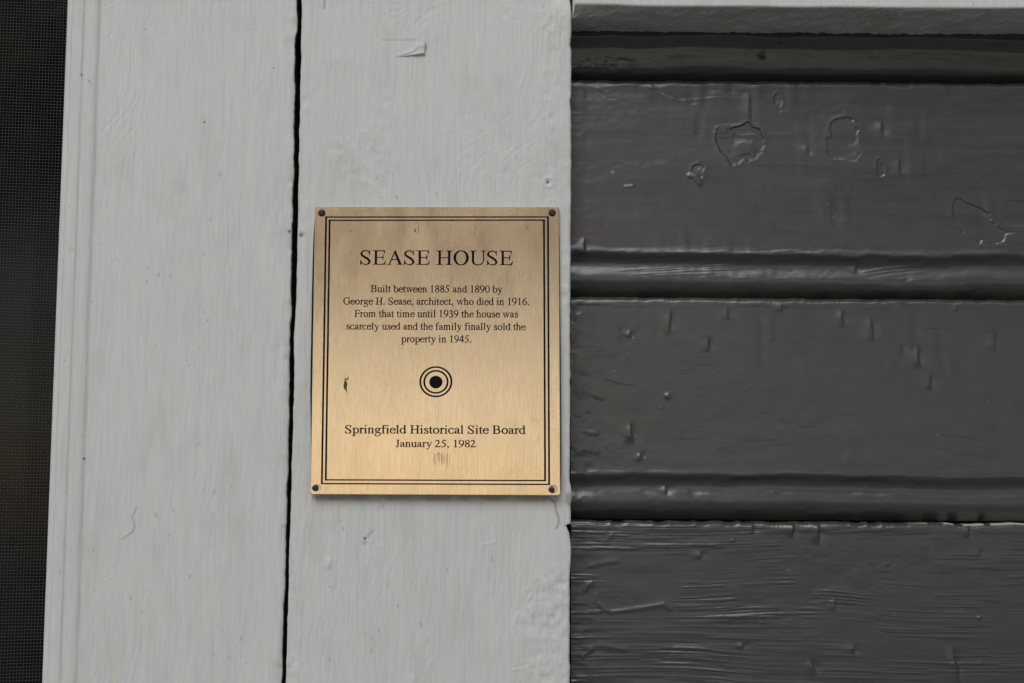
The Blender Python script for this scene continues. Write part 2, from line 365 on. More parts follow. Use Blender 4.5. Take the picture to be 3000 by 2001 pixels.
# ---------------------------------------------------------------- white boards
def lut(z, pts):
    p = sorted((b, a) for a, b in pts); return np.interp(z, [q[0] for q in p], [q[1] for q in p])
def rows_z():
    a = np.arange(-560, -232, 4.); b = np.arange(-232, 330, .62); c = np.arange(330, 620, 4.)
    return np.concatenate([a, b, c])
CAS_L = [(-279.87, 309.51), (-280.30, -117.20)]
GAP_L = [(-133.90, 310.24), (-133.11, 291.21), (-134.88, 281.61), (-133.98, 245.64), (-134.16, 232.39), (-133.74, 210.41), (-133.98, 166.77), (-134.20, 155.92), (-133.80, 112.83), (-134.03, 91.44), (-133.83, 70.17), (-133.85, 27.93), (-134.08, -13.90), (-134.32, -55.31), (-134.95, -86.10), (-134.97, -116.87)]
GAP_R = [(-130.08, 310.26), (-129.99, 263.39), (-130.04, 219.21), (-130.04, 173.30), (-129.93, 155.94), (-130.19, 112.84), (-131.12, 94.66), (-130.23, 70.18), (-130.90, 27.94), (-131.15, -13.89), (-131.62, -65.59), (-131.64, -96.30), (-132.07, -116.86)]
BRD_R = [(41.10, 311.13), (42.18, 299.91), (41.94, 288.72), (41.28, 282.02), (41.93, 277.56), (41.89, 248.67), (41.02, 246.01), (41.88, 236.51), (41.58, 174.01), (41.08, 113.49), (40.99, 41.13), (40.53, 6.45), (41.78, -0.86), (41.98, -5.45), (41.14, -9.21), (41.33, -19.21), (41.12, -20.66), (38.40, -21.30), (38.61, -22.33), (40.28, -26.28), (41.32, -34.16), (41.31, -42.44), (40.45, -54.84), (40.59, -116.47)]
def profile_board(EL, ER, z, step, rl, rr_, depth):
    """columns of a board: side, rounded arris, face, rounded arris, side (x offset and y)"""
    n = int((np.mean(ER)-np.mean(EL)-rl-rr_)/step)
    cols = []
    for y in (depth, depth*.5, rl+1.6, rl+.8): cols.append(('L', 0., y))
    for k in range(7):
        a = k/6*math.pi/2; cols.append(('L', rl*(1-math.cos(a)), rl*(1-math.sin(a))))
    for k in range(1, n): cols.append(('F', k/n, 0.))
    for k in range(7):
        a = (1-k/6)*math.pi/2; cols.append(('R', rr_*(1-math.cos(a)), rr_*(1-math.sin(a))))
    for y in (rr_+.8, rr_+1.6, depth*.5, depth): cols.append(('R', 0., y))
    X = np.zeros((len(z), len(cols))); Y = np.zeros_like(X)
    for c, (k, a, y) in enumerate(cols):
        X[:, c] = EL+a if k == 'L' else ER-a if k == 'R' else EL+rl+(ER-EL-rl-rr_)*a
        Y[:, c] = y
    return X, Y
def grain(X, Z, seed):
    h = .050*vn(X+.9*vn(X, Z, 30, 60, seed+9), Z, 1.1, 16, seed)+.045*vn(X, Z, 2.3, 34, seed+1)+.030*vn(X, Z, .9, 6, seed+2)
    h += .05*vn(X+.25*Z*vn(X, Z, 60, 90, seed+11), Z, 1.0, 9, seed+10)
    h = 3.0*h*(.6+.55*vn(X, Z, 30, 45, seed+3))
    h += .10*vn(X, Z, 12, 60, seed+4)+.35*vn(X, Z, 70, 160, seed+5)
    h += .07*vn(X+Z*.25, Z, 1.6, 5, seed+6)*sst(-.1, .5, vn(X, Z, 35, 50, seed+7))
    return h
def specks(X, Z, h, mk, seed, n, x0, x1, z0, z1, col=(.30, .28, .24)):
    r = random.Random(seed)
    for i in range(n):
        cx, cz = r.uniform(x0, x1), r.uniform(z0, z1); s = r.uniform(.35, 1.0); tl = r.uniform(-.6, .6)
        j = (np.abs(Z[:, 0]-cz) < 5).nonzero()[0]
        if not len(j): continue
        sl = slice(j[0], j[-1]+1); x = X[sl]-cx-(Z[sl]-cz)*tl; zz = Z[sl]-cz
        g = np.exp(-(x/(s*.55))**2-(zz/(s*1.5))**2)
        h[sl] += .14*g*r.choice((-1, 1)); mm = mk[sl]; mixmark(mm, g*r.choice((0, 0, .35, .7)), col)
def dotmark(X, Z, h, mk, p, r, depth, col, amt=1.):
    d = np.hypot(X-p[0], Z-p[1]); h -= depth*np.exp(-(d/r)**2); mixmark(mk, amt*(1-sst(r*.6, r*1.25, d)), col)

z = rows_z()
# -- left casing
cas = thing('window_casing', (-160, 0, -Z0+0), 'wide white painted vertical board with grained face left of the black gap', 'casing')
EL = lut(z, CAS_L); sl_ = (CAS_L[0][0]-CAS_L[1][0])/(CAS_L[0][1]-CAS_L[1][1]); EL = CAS_L[1][0]+(z-CAS_L[1][1])*sl_
ER = lut(z, GAP_L)+.6+.3*vn(z, z*0, 9, 9, 3)+.18*vn(z, z*0, 2.5, 9, 4)
ML = EL+22.6                                     # where the stop moulding ends and the flat board begins
X, Y = profile_board(ML, ER, z, .62, .5, 1.3, 22); Zg = np.repeat(z[:, None], X.shape[1], 1)
h = grain(X, Zg, 20); mk = np.zeros(X.shape+(4,))
h += .3*vn(X, Zg, 4.5, 6, 31)*sst(18, 4, ER[:, None]-X)*sst(-.2, .5, vn(X, Zg, 30, 40, 32))
h -= .9*sst(5, 0, ER[:, None]-X)*sst(.1, .8, vn(Zg, Zg*0, 14, 9, 8))
specks(X, Zg, h, mk, 5, 150, -260, -140, -215, 215)
d, s, al = seg_dist(X, Zg, [(-225.38, -11.67), (-227.93, -17.29), (-225.88, -22.68), (-227.23, -26.42), (-233.57, -30.59)])
h += .28*np.exp(-(d/1.3)**2)*(s > 0)-.22*np.exp(-(d/.5)**2); mixmark(mk, .5*np.exp(-(d/.5)**2), (.35, .34, .32))
for u, r_ in (((-189.91, 230.38), .55), ((-146.91, 265.75), .45), ((-134.94, 160.69), .75)): dotmark(X, Zg, h, mk, u, r_*1.25, .2, (.10, .045, .02))
dotmark(X, Zg, h, mk, (-134.94, 160.69), 1.7, 0, (.40, .24, .11), .45)
mixmark(mk, .30*sst(4.5, 1, ER[:, None]-X)*(.5+.5*vn(X, Zg, 3, 12, 77)), (.50, .46, .36))
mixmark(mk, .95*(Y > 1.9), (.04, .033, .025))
grid_mesh('board', X, Y-h*(Y < 3), Zg, WHITE, cas, mk)
# -- stop moulding on the window side of the casing
prof = [(0, 22), (0, 6), (0, 3.2), (.5, 2.3), (1.4, 1.9), (2.6, 1.8), (3.3, 1.9), (3.7, 1.5), (4.2, .4), (5., -.1), (6, -.25), (8, -.35), (10, -.3), (11.2, -.1), (11.6, .45), (12.0, .55), (12.4, .2), (12.9, -.7), (13.8, -1.0), (15.5, -1.15), (17.5, -1.1), (19.3, -.9), (20.6, -.4), (21.4, .3), (22.2, .6), (23.4, .5)]
px_ = np.array([p[0] for p in prof]); py_ = np.array([p[1] for p in prof])
tt = np.concatenate([[0], np.cumsum(np.hypot(np.diff(px_), np.diff(py_)))]); ts = np.unique(np.concatenate([tt[:3], np.linspace(tt[2], tt[-1], 60)]))
px_, py_ = np.interp(ts, tt, px_), np.interp(ts, tt, py_)
Zg = np.repeat(z[:, None], len(px_), 1); X = EL[:, None]+px_[None, :]+.12*vn(Zg, Zg*0, 11, 9, 6)*(px_ > 1)[None, :]; Y = np.repeat(py_[None, :], len(z), 0)
h = .035*vn(X, Zg, 1.0, 12, 50)+.05*vn(X, Zg, 2.5, 8, 51)+.12*vn(X, Zg, 20, 70, 52); mk = np.zeros(X.shape+(4,))
specks(X, Zg, h, mk, 8, 40, -285, -250, -215, 215)
for u, r_ in (((-268.43, 260.73), .7), ((-258.41, 18.30), .85), ((-272.53, 79.02), .4)): dotmark(X, Zg, h, mk, u, r_, .2, (.05, .025, .012))
mixmark(mk, .45*np.exp(-((X-EL[:, None]-11.8)/.45)**2), (.44, .42, .34)); mixmark(mk, .35*np.exp(-((X-EL[:, None]-22.3)/.8)**2), (.44, .42, .35))
dotmark(X, Zg, h, mk, (-270.97, 148.88), 1.6, -.15, (.62, .57, .46), .7)
o = grid_mesh('stop_moulding', X, Y-h*(Y < 3), Zg, WHITE, cas, mk)
o['label'] = 'two narrow rounded fillets running up the window edge'

# -- board that carries the plaque
brd = thing('corner_board', (-40, 0, -Z0), 'white painted vertical plank that carries the brass plaque', 'board')
EL = lut(z, GAP_R)+.25*vn(z, z*0, 8, 9, 13)+.12*vn(z, z*0, 2.5, 9, 14); ER = lut(z, BRD_R)+.15*vn(z, z*0, 6, 9, 15)+.10*vn(z, z*0, 2, 9, 16)
X, Y = profile_board(EL, ER, z, .62, 1.6, 1.8, 24); Zg = np.repeat(z[:, None], X.shape[1], 1)
h = grain(X, Zg, 120); mk = np.zeros(X.shape+(4,))
old = sst(.0, .6, .55*vn(X, Zg, 26, 34, 131)+.75*sst(-25, 35, X)*sst(-20, -100, Zg)+.35*sst(5, 38, X))*(.75+.25*sst(0, -60, Zg))
h += old*(.42*vn(X, Zg, 4.2, 5.2, 132)+.16*vn(X, Zg, 2.2, 3.0, 133)+.25*np.abs(vn(X, Zg, 6, 5, 134)))
h += .06*vn(X+Zg*.35, Zg, 1.3, 16, 136)*sst(-60, -130, Zg)*sst(-40, -100, X)
specks(X, Zg, h, mk, 15, 170, -140, 30, -215, 215)
e1 = X-(EL[:, None]+7.5+1.2*vn(Zg, Zg*0, 50, 9, 137)); h += .16*sst(-.8, .3, -np.abs(e1))*sst(0, 60, Zg)
mixmark(mk, .4*np.exp(-(e1/.35)**2)*sst(20, 120, Zg)*sst(-.2, .5, vn(Zg, Zg*0, 22, 9, 138)), (.45, .40, .32))
dotmark(X, Zg, h, mk, (-127.84, 158.33), 1.1, .3, (.09, .035, .012)); dotmark(X, Zg, h, mk, (-127.21, 158.98), 1.9, 0, (.42, .26, .12), .45)
p = (27.42, 192.72); d = np.hypot(X-p[0], Zg-p[1]); h += .42*np.exp(-((d-3.0)/1.0)**2)-.25*np.exp(-(d/1.8)**2); dotmark(X, Zg, h, mk, (p[0]-.4, p[1]), .75, 1.2, (.02, .018, .015))
p = (29.78, 177.45); d = np.hypot(X-p[0], Zg-p[1]); h += .3*np.exp(-((d-4.2)/.5)**2)
p = (-85.07, -29.96); dotmark(X, Zg, h, mk, p, .8, 1.2, (.012, .012, .012))
p = (-85.24, -32.86); d = np.hypot((X-p[0])*1.0, (Zg-p[1])*1.1); h -= .3*(1-sst(1.3, 1.9, d)); mixmark(mk, .5*(1-sst(1.2, 1.8, d)), (.42, .41, .37))
d, s, al = seg_dist(X, Zg, [(-80.32, -25.17), (-81.77, -26.63), (-83.20, -29.12)]); h -= .25*np.exp(-(d/.8)**2); mixmark(mk, .7*np.exp(-(d/.8)**2), (.42, .39, .32))
p = (-34.51, -48.85); d = np.abs(X-p[0])+np.abs(Zg-p[1]); h -= .35*(1-sst(.7, 1.2, d)); mixmark(mk, .55*(1-sst(.7, 1.2, d)), (.38, .37, .34))
p = (-108.24, -44.51); d = np.hypot(X-p[0], (Zg-p[1])*.85); h += .75*(1-sst(1.5, 4.4, d))*sst(-4, 3, (X-p[0])-(Zg-p[1])*.4)
d, s, al = seg_dist(X, Zg, [(25.39, -3.83), (29.17, -5.49), (31.48, -8.20), (32.11, -12.78), (33.79, -16.73), (33.79, -20.27), (32.53, -23.39)])
h -= .5*np.exp(-(d/.45)**2); h += .25*np.exp(-(d/1.6)**2)*(s > 0); mixmark(mk, .75*np.exp(-(d/.5)**2), (.20, .18, .15))
for a in ([(17.71, -64.17), (14.60, -69.32), (17.73, -74.45)], [(-12.53, -60.13), (-11.87, -67.33)], [(9.40, -75.49), (7.34, -81.65), (12.55, -85.73)], [(23.96, -54.88), (20.84, -61.07)], [(-5.10, -91.91), (-2.59, -95.99)],
          [(5.34, -108.21), (14.67, -106.15)], [(27.10, -79.55), (28.56, -87.74)], [(12.88, 261.84), (10.30, 252.95), (12.91, 246.32)], [(24.79, 264.12), (23.71, 256.34)], [(-11.63, -32.23), (-5.36, -31.18)], [(31.95, 302.10), (34.13, 308.85)], [(34.56, 300.32), (31.95, 304.35)]):
    d, s, al = seg_dist(X, Zg, a); h += (.35*np.exp(-(d/1.6)**2)*(s > 0)-.12*np.exp(-(d/.7)**2))
d, s, al = seg_dist(X, Zg, [(-115.55, 304.95), (-115.20, 310.34), (-115.53, 317.07)]); h -= .4*np.exp(-(d/.5)**2); mixmark(mk, .8*np.exp(-(d/.5)**2), (.30, .22, .15))
d, s, al = seg_dist(X, Zg, [(-78.54, 283.98), (-67.48, 283.94), (-56.85, 283.99)]); h -= .3*np.exp(-(d/.4)**2); mixmark(mk, .35*np.exp(-(d/.5)**2), (.45, .38, .3))
p = (40.09, -5.46); mixmark(mk, .8*(1-sst(1.5, 3.4, np.hypot(X-p[0], (Zg-p[1])*.6))), (.38, .34, .26))
p = (-43.53, 173.66); pb = (-41.99, -4.66)
mixmark(mk, .55*sst(1.6+.7, 0, np.abs(Zg-pb[1])+.8*vn(X, Zg, 5, 5, 140))*(X > -118)*(X < 33), (.22, .19, .11))  # brown shadow along the plaque's foot, painted into the board colour
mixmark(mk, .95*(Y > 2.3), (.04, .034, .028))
grid_mesh('board', X, Y-h*(Y < 2.5), Zg, WHITE, brd, mk)

u = np.linspace(0, 1, 26); v = np.linspace(0, 1, 12); top = np.array([(-73.65, 273.88), (-69.56, 275.91), (-64.81, 277.93), (-59.62, 279.07), (-56.85, 283.99), (-50.33, 282.91)]); bot = np.array([(-74.29, 273.43), (-70.61, 273.01), (-65.19, 273.37), (-59.78, 274.17), (-54.37, 274.64), (-51.23, 275.10)])
q = np.linspace(0, 1, 6); TX = np.interp(u, q, top[:, 0]); TZ = np.interp(u, q, top[:, 1]); BX = np.interp(u, q, bot[:, 0]); BZ = np.interp(u, q, bot[:, 1])
U, Vv = np.meshgrid(u, v); FX = TX*(1-Vv)+BX*Vv+np.where(U > .97, .5*vn(U*0+Vv, Vv, .2, .2, 5), 0); FZ = TZ*(1-Vv)+BZ*Vv
lift = .15+2.2*sst(.25, 1, U)*(.35+.65*Vv**1.5)+.8*np.exp(-((Vv-.35-.5*(1-U))/.16)**2)*sst(.15, .6, U)
mk = np.zeros(FX.shape+(4,)); mixmark(mk, .55*sst(.9, 1, U)+.4*sst(.12, 0, Vv)+.3*np.exp(-((Vv-.35-.5*(1-U))/.1)**2), (.52, .42, .32))
o = grid_mesh('paint_flake', FX, -lift-.1, FZ, WHITE, brd, mk); o['label'] = 'curled flake of lifted paint high on the plank'
md = o.modifiers.new('thick', 'SOLIDIFY'); md.thickness = .0003; md.offset = 1

# ---------------------------------------------------------------- dark siding
SY = 25.                                          # the flat of the siding stands this far behind the white boards
JOINTS = [(191.61, 267.38)[1], (189.04, 124.12)[1], (186.49, -18.48)[1]]
PITCH = (JOINTS[0]-JOINTS[2])/2; JOINTS = [JOINTS[0]+PITCH]+JOINTS+[JOINTS[2]-PITCH, JOINTS[2]-2*PITCH]
SLOPE = ((329.19, -18.70)[1]-(48.34, -17.81)[1])/((329.19, -18.70)[0]-(48.34, -17.81)[0])
XL = (44.40, 94.70)[0]
AX = [-5, 0, 1.2, 2.5, 4.5, 7, 9.8, 12.6, 15.6, 18, 20, 22.2, 24.4, 26.4, 27.4, 28.2, 29, 30.4, 33, 60]
AA = [-60, -62, -60, -55, -44, -27, -8, 6, 11, 9, 0, -24, -46, -46, -24, 4, 12, 7, 0, 0]     # which way the profile faces, degrees above level
KX = np.arange(0, 45, .1); ang = np.convolve(np.pad(np.interp(KX, AX, AA), 14, 'edge'), np.hanning(31)[1:-1]/np.hanning(31).sum(), 'valid'); KY = -(np.tan(np.radians(ang))*.1)[::-1].cumsum()[::-1]
ang0 = np.where((KX > 8) & (KX < 20.2), np.minimum(ang, -6.5+.1*ang), ang); KY0 = -(np.tan(np.radians(ang0))*.1)[::-1].cumsum()[::-1]
def bead(d, k):
    return np.interp(d, KX, KY0 if k == 0 else KY)
CRACKS = [((106.24, 117.62), (106.84, 111.44), (105.90, 103.72), (105.41, 97.12), .5), ((81.16, 102.97), (80.47, 95.71), .35), ((131.46, 99.64), (130.67, 87.11), .4), ((143.29, 117.76), (143.38, 107.17), .3),
    ((178.21, 119.88), (178.09, 112.59), .3), ((217.66, 116.93), (216.87, 110.75), (217.57, 102.37), .45), ((235.10, 111.92), (235.80, 104.20), (236.45, 94.30), .5), ((265.58, 94.41), (265.13, 85.62), (266.19, 76.20), .7),
    ((272.76, 76.88), (271.68, 61.35), .35), ((315.17, 103.39), (314.27, 95.68), (314.67, 87.77), .4), ((80.62, 44.60), (81.22, 35.92), (82.48, 28.56), .7), ((85.93, 24.90), (88.71, 18.64), .45),
    ((227.32, 146.68), (227.15, 138.90), .4), ((102.89, 4.03), (103.51, 0.37), (102.61, -3.93), .5), ((157.74, -19.42), (157.18, -28.61), .35), ((183.46, -18.49), (183.15, -24.05), (181.96, -30.47), .6), ((199.46, -18.01), (198.87, -26.14), (199.13, -35.11), .7),
    ((294.11, -19.66), (293.78, -30.58), .4), ((208.62, -66.55), (208.43, -75.65), .3), ((219.39, -94.82), (219.86, -102.39), .4), ((281.33, -94.67), (282.33, -104.34), (284.56, -108.53), (285.35, -125.28), .7),
    ((150.02, -94.14), (150.38, -98.98), .35), ((190.93, -104.55), (193.85, -108.74), (196.93, -115.02), .6), ((245.44, 240.74), (245.60, 228.94), .4), ((256.38, 215.41), (256.29, 203.45), .35), ((159.60, 260.38), (159.47, 235.81), .25), ((196.39, 224.64), (196.67, 215.60), .3), ((124.09, -37.03), (125.10, -43.42), .4),
    ((51.99, 163.35), (51.54, 156.66), (52.61, 147.77), .5), ((300.14, -34.40), (299.87, -42.94), .2), ((254.22, 95.47), (254.59, 84.48), .15)]
PEELS = [([(137.44, 233.67), (139.63, 231.18), (143.63, 231.20), (146.55, 233.94), (150.14, 236.22), (155.93, 237.61), (161.47, 235.82), (166.55, 233.80), (168.89, 226.78), (167.65, 218.86), (161.15, 213.86), (154.25, 212.48), (146.03, 210.64), (141.00, 216.26), (136.65, 223.92)], .50),
    ([(209.36, 217.91), (210.71, 229.46), (211.53, 237.18), (215.60, 240.60), (218.75, 241.75), (224.98, 241.78), (228.64, 236.12), (229.77, 227.06), (231.35, 218.01), (228.12, 212.80), (216.83, 214.11)], .28),
    ([(175.10, 253.84), (177.61, 257.73), (180.22, 253.87), (180.12, 247.49), (177.42, 246.11)], .3),
    ([(289.43, 183.57), (293.32, 188.08), (299.49, 186.76), (305.81, 183.64), (313.20, 179.19), (315.44, 173.37), (325.37, 165.80), (320.08, 159.53), (308.82, 159.48), (301.16, 161.91), (295.17, 168.36), (290.31, 175.95)], .33),
    ([(321.45, 181.24), (326.07, 186.87), (332.34, 188.92), (342.44, 186.27), (341.82, 168.56), (329.30, 170.97)], .28),
    ([(121.16, 206.02), (125.20, 211.00), (129.60, 208.53), (128.21, 202.67)], .45),
    ([(242.14, 214.22), (245.82, 210.39), (246.33, 203.86), (243.16, 201.36), (241.29, 206.54)], .35)]
RIDGES = [([(58.53, -68.85), (62.37, -73.91), (67.72, -76.01), (82.52, -74.07), (100.77, -71.07), (106.74, -75.28)], 1.4, .45), ([(117.81, 203.53), (122.67, 201.75), (127.48, 196.37)], 1.6, .6), ([(58.90, 260.82), (67.79, 257.67)], .9, .2),
    ([(93.43, 262.35), (102.29, 256.47), (110.72, 252.40)], 1.0, .25), ([(68.69, 206.02), (76.38, 195.25), (84.12, 195.96)], 1.1, .25), ([(52.58, -47.87), (61.18, -45.72), (74.10, -43.56)], 1.6, .3), ([(48.18, -98.60), (61.01, -96.46), (80.23, -99.57)], 1.6, .35),
    ([(50.82, -63.79), (52.98, -58.91), (56.85, -57.42)], 1.2, .4), ([(49.23, -104.89), (51.38, -101.74), (56.73, -98.58)], 1.3, .4), ([(55.85, -30.83), (63.38, -31.87), (69.86, -27.58)], 1.6, .3), ([(48.42, 26.07), (61.42, 23.95)], 1.4, .3), ([(48.44, 37.55), (60.38, 35.85)], 1.4, .25),
    ([(51.76, 64.09), (57.20, 60.84), (63.71, 57.59)], 1.2, .2), ([(61.59, 71.76), (72.47, 68.96), (84.44, 66.38)], .8, .15)]
wall = thing('siding_wall', (400, SY, -Z0), 'dark grey painted horizontal beaded siding right of the white plank', 'siding')
def plank(zt, zb, k):
    vis = k < 4
    xs = np.concatenate([np.arange(XL-2, 325, .62 if vis else 4.), np.arange(325, 900, 5.)])
    n = int((zt-zb)/(.42 if vis else 2.))
    t = np.linspace(0, 1, n); gap = .45
    X = np.repeat(xs[None, :], n, 0); tilt = SLOPE*(X-150)
    jt = zt+tilt-gap-(.7+.5*(k == 3))*np.abs(vn(X, X*0, 9, 9, 60+k))-.22*np.abs(vn(X, X*0, 2.6, 9, 70+k)); jb = zb+tilt+gap*.2
    Z = jb+(jt-jb)*t[:, None]
    d = Z-jb; dt = jt-Z
    wob = (1.1*vn(X, X*0, 45, 9, 200+k)+.5*vn(X, Z, 14, 5, 220+k)+.25*vn(X, Z, 5, 3, 230+k))*sst(0, 8, d)*sst(60, 30, d)+.3*vn(X, X*0, 12, 9, 210+k)*sst(10, 20, d)*sst(60, 30, d)
    y = bead(np.maximum(d+wob, .31), k)
    y = y+3.6*(1-np.sqrt(np.clip(1-np.clip((3.4-dt)/3.4, 0, 1)**2, 0, 1)))-.35*np.exp(-((dt-4.5)/2.2)**2)*(.5+.5*vn(X, Z, 20, 4, 66+k))
    h = .05*vn(X, Z, 60, 30, 80)+.035*vn(X, Z, 9, 6, 81)
    sl2 = Z+X*.035*vn(X, Z, 90, 60, 88)-(k == 1)*X*.10*sst(60, 10, Z-zb)
    area = .2+(.3 if k < 3 else .65)*sst(-.1, .5, vn(X, Z, 55, 22, 90))+(1.5 if k == 3 else 0)*sst(.75, .2, (X-60)/260)+(.8 if k > 2 else 0)
    area = area+1.3*np.exp(-((d-19)/8)**2)*(k == 1)
    fa = sst(-.1, .55, vn(X, Z, 42, 11, 94)+.4*vn(X, Z, 12, 5, 194)); fb = sst(-.05, .5, vn(X, Z, 24, 7, 95)); pos = lambda q: np.maximum(q, 0)**1.3
    if k == 3: fa = np.maximum(fa, .75*sst(230, 60, X-XL)*sst(100, 40, d)+.8*sst(14, 4, dt))
    h += area*(.19*pos(vn(X, sl2, 36, .85, 82))*fa+.13*pos(vn(X, sl2, 15, .8, 83))*fa*fb+.05*vn(X, sl2, 30, 2.2, 84)*fa+.006*vn(X, sl2, 18, 1.1, 183))
    h += .05*vn(X, Z, 3.6, 2.8, 97)*fb+.15*vn(X, Z, 5.5, 26, 98)*sst(0.1, .6, vn(X, Z, 24, 30, 99))*(k in (1, 2))+.07*vn(X, Z, 26, 18, 198)+.10*vn(X, Z, 14, 9, 196)
    h += .16*sst(22, 0, X-XL-4)*(vn(X, Z, 6, 6.5, 85)+.5*vn(X, Z, 3.4, 3, 86))*(.5+.8*(k >= 2))
    if k == 0: h += .35*sst(85, 10, X-XL)*np.exp(-((d-9)/6)**2)*(vn(X, Z, 7, 4, 87)+.6*vn(X, Z, 3, 2.2, 89))
    h += .10*vn(X, Z, 9, 3, 91)*np.exp(-((d-26)/3)**2)+.12*vn(X, Z, 6, 2.5, 92)*sst(5, 1, dt)
    mk = np.zeros(X.shape+(4,))
    if vis:
        for c in CRACKS:
            pts, a = list(c[:-1]), c[-1]; zs = [p[1] for p in pts]; xc = [p[0] for p in pts]
            if max(zs) < zb-3 or min(zs) > zt+3: continue
            cs = slice(np.searchsorted(xs, min(xc)-14), np.searchsorted(xs, max(xc)+14)); x_, z_ = X[:, cs], Z[:, cs]
            dd, s, al = seg_dist(x_, z_, pts); en = sst(0, .5, al)*sst(1, .55, al)+.02
            xx = x_-np.interp(z_, sorted(zs), [q for _, q in sorted(zip(zs, xc))]); en = en*np.exp(-(np.maximum(np.maximum(z_-max(zs), min(zs)-z_), 0)/1.5)**2)
            h[:, cs] += a*1.5*en*np.where(xx < 0, np.exp(-(xx/4.6)**2), -.7*np.exp(-(xx/4.)**2)*(1-np.exp(-(xx/.4)**2))+np.exp(-(xx/.4)**2))*np.exp(-(np.maximum(dd-np.abs(xx)-.2, 0)/3)**2)-a*1.2*en*np.exp(-(dd/.45)**2)
            mm = mk[:, cs]; mixmark(mm, (a > .33)*.85*en*np.exp(-(dd/.38)**2), (.012, .011, .010))
            if a == .7 and xc[0] < 80: mixmark(mm, .9*en*np.exp(-((xx+.1)/.33)**2)*np.exp(-(dd/.5)**2), (.33, .28, .20))
        for P, a in PEELS:
            zs = [p[1] for p in P]; xc = [p[0] for p in P]
            if max(zs) < zb or min(zs) > zt: continue
            cs = slice(np.searchsorted(xs, min(xc)-5), np.searchsorted(xs, max(xc)+5)); x_, z_ = X[:, cs]+1.5*vn(X[:, cs], Z[:, cs], 3.6, 3.6, 33)+.12*vn(X[:, cs], Z[:, cs], 1.3, 1.3, 36), Z[:, cs]+1.5*vn(X[:, cs], Z[:, cs], 3.6, 3.6, 34)+.12*vn(X[:, cs], Z[:, cs], 1.3, 1.3, 37)
            ins = inside(x_, z_, P); dd, s, al = seg_dist(x_, z_, P+[P[0]])
            sd_ = np.where(ins, -dd, dd); fd = sst(-.75, -.05, vn(x_, z_, 13, 13, 38)); a = a*(.25+.75*fd); h[:, cs] -= 1.3*a*(1-sst(-.3, .1, sd_)); h[:, cs] += a*.35*np.exp(-(dd/2.2)**2)*(~ins)
            upper = sst(-.3, .5, (z_-np.mean(zs))/(max(zs)-min(zs))*2+.3*vn(x_, z_, 6, 6, 35))
            mixmark(mk[:, cs], .75*a/.4*upper*np.exp(-((sd_+.25)/.35)**2), (.014, .013, .011))  # shadow inside the upper edge of each peel, painted dark
        for P, wd, a in RIDGES:
            zs = [p[1] for p in P]; xc = [p[0] for p in P]
            if max(zs) < zb or min(zs) > zt: continue
            cs = slice(np.searchsorted(xs, min(xc)-5), np.searchsorted(xs, max(xc)+5)); dd, s, al = seg_dist(X[:, cs], Z[:, cs], P)
            h[:, cs] += a*np.exp(-(dd/wd)**2)*sst(0, .1, al)*sst(1, .9, al)
        for p, r_, a in (((331.67, 149.76), 3.4, -1.6), ((333.12, 147.10), 2.0, .9), ((298.96, -79.01), 1.3, .6), ((299.63, -105.77), .9, .3), ((104.00, 59.91), 1.9, .75), ((100.02, 52.49), .7, .3), ((162.40, -82.53), .8, .3), ((144.20, -31.43), 1.1, .4), ((289.45, 116.54), 1.8, .3), ((212.08, 176.97), 1.5, -.3), ((242.01, -45.65), 1, .3), ((176.98, 46.00), .7, .3), ((169.11, 284.91), 1.8, -.9), ((166.86, 283.75), 1.4, .5)):
            if not (zb-4 < p[1] < zt+4): continue
            h += a*np.exp(-((X-p[0])**2+(Z-p[1])**2)/r_**2)
        rn = random.Random(40+k)
        for i in range(26):
            cx, cz = rn.uniform(XL+8, 310), rn.uniform(zb, zt); rad = rn.uniform(.22, .42); cs = slice(np.searchsorted(xs, cx-2), np.searchsorted(xs, cx+2))
            g = np.exp(-((X[:, cs]-cx)**2+(Z[:, cs]-cz)**2)/rad**2); h[:, cs] += .12*g; mixmark(mk[:, cs], g*rn.uniform(.2, .9), rn.choice(((.35, .34, .22), (.28, .26, .2), (.1, .1, .09))))
        tn = {2: .95, 3: .5}.get(k, .35) if k else .2
        mixmark(mk, tn*sst(.75, .15, np.abs(dt-.15))*sst(-.5, .3, vn(X, X*0, 9, 9, 44+k)), (.16, .135, .07))
        if k == 3: mixmark(mk, 1.*sst(1.5, .6, dt)*sst(235, 290, X)*sst(-.6, -.2, vn(X, X*0, 6, 9, 47)), (.62, .58, .48))
        if k == 1: mixmark(mk, .8*np.exp(-(seg_dist(X, Z, [(48.69, 163.56), (53.53, 162.91), (58.59, 161.59)])[0]/.45)**2), (.16, .06, .03))
        if k == 3: mixmark(mk, .8*np.exp(-((X-(43.79, -26.59)[0])/1.0)**2-((Z-(43.79, -28.73)[1])/6)**2), (.14, .07, .03))
    Y = SY+y-h
    # returns of the upper and lower edges, and of the left end
    X = np.vstack([X[:1], X, X[-1:]]); Z = np.vstack([Z[:1], Z, Z[-1:]]); Y = np.vstack([Y[:1]*0+SY+16, Y, Y[-1:]*0+SY+16]); mk = np.concatenate([mk[:1], mk, mk[-1:]])
    grid_mesh('plank', X, Y, Z, GREY, wall, mk)
for k in range(5): plank(JOINTS[k], JOINTS[k+1], k)

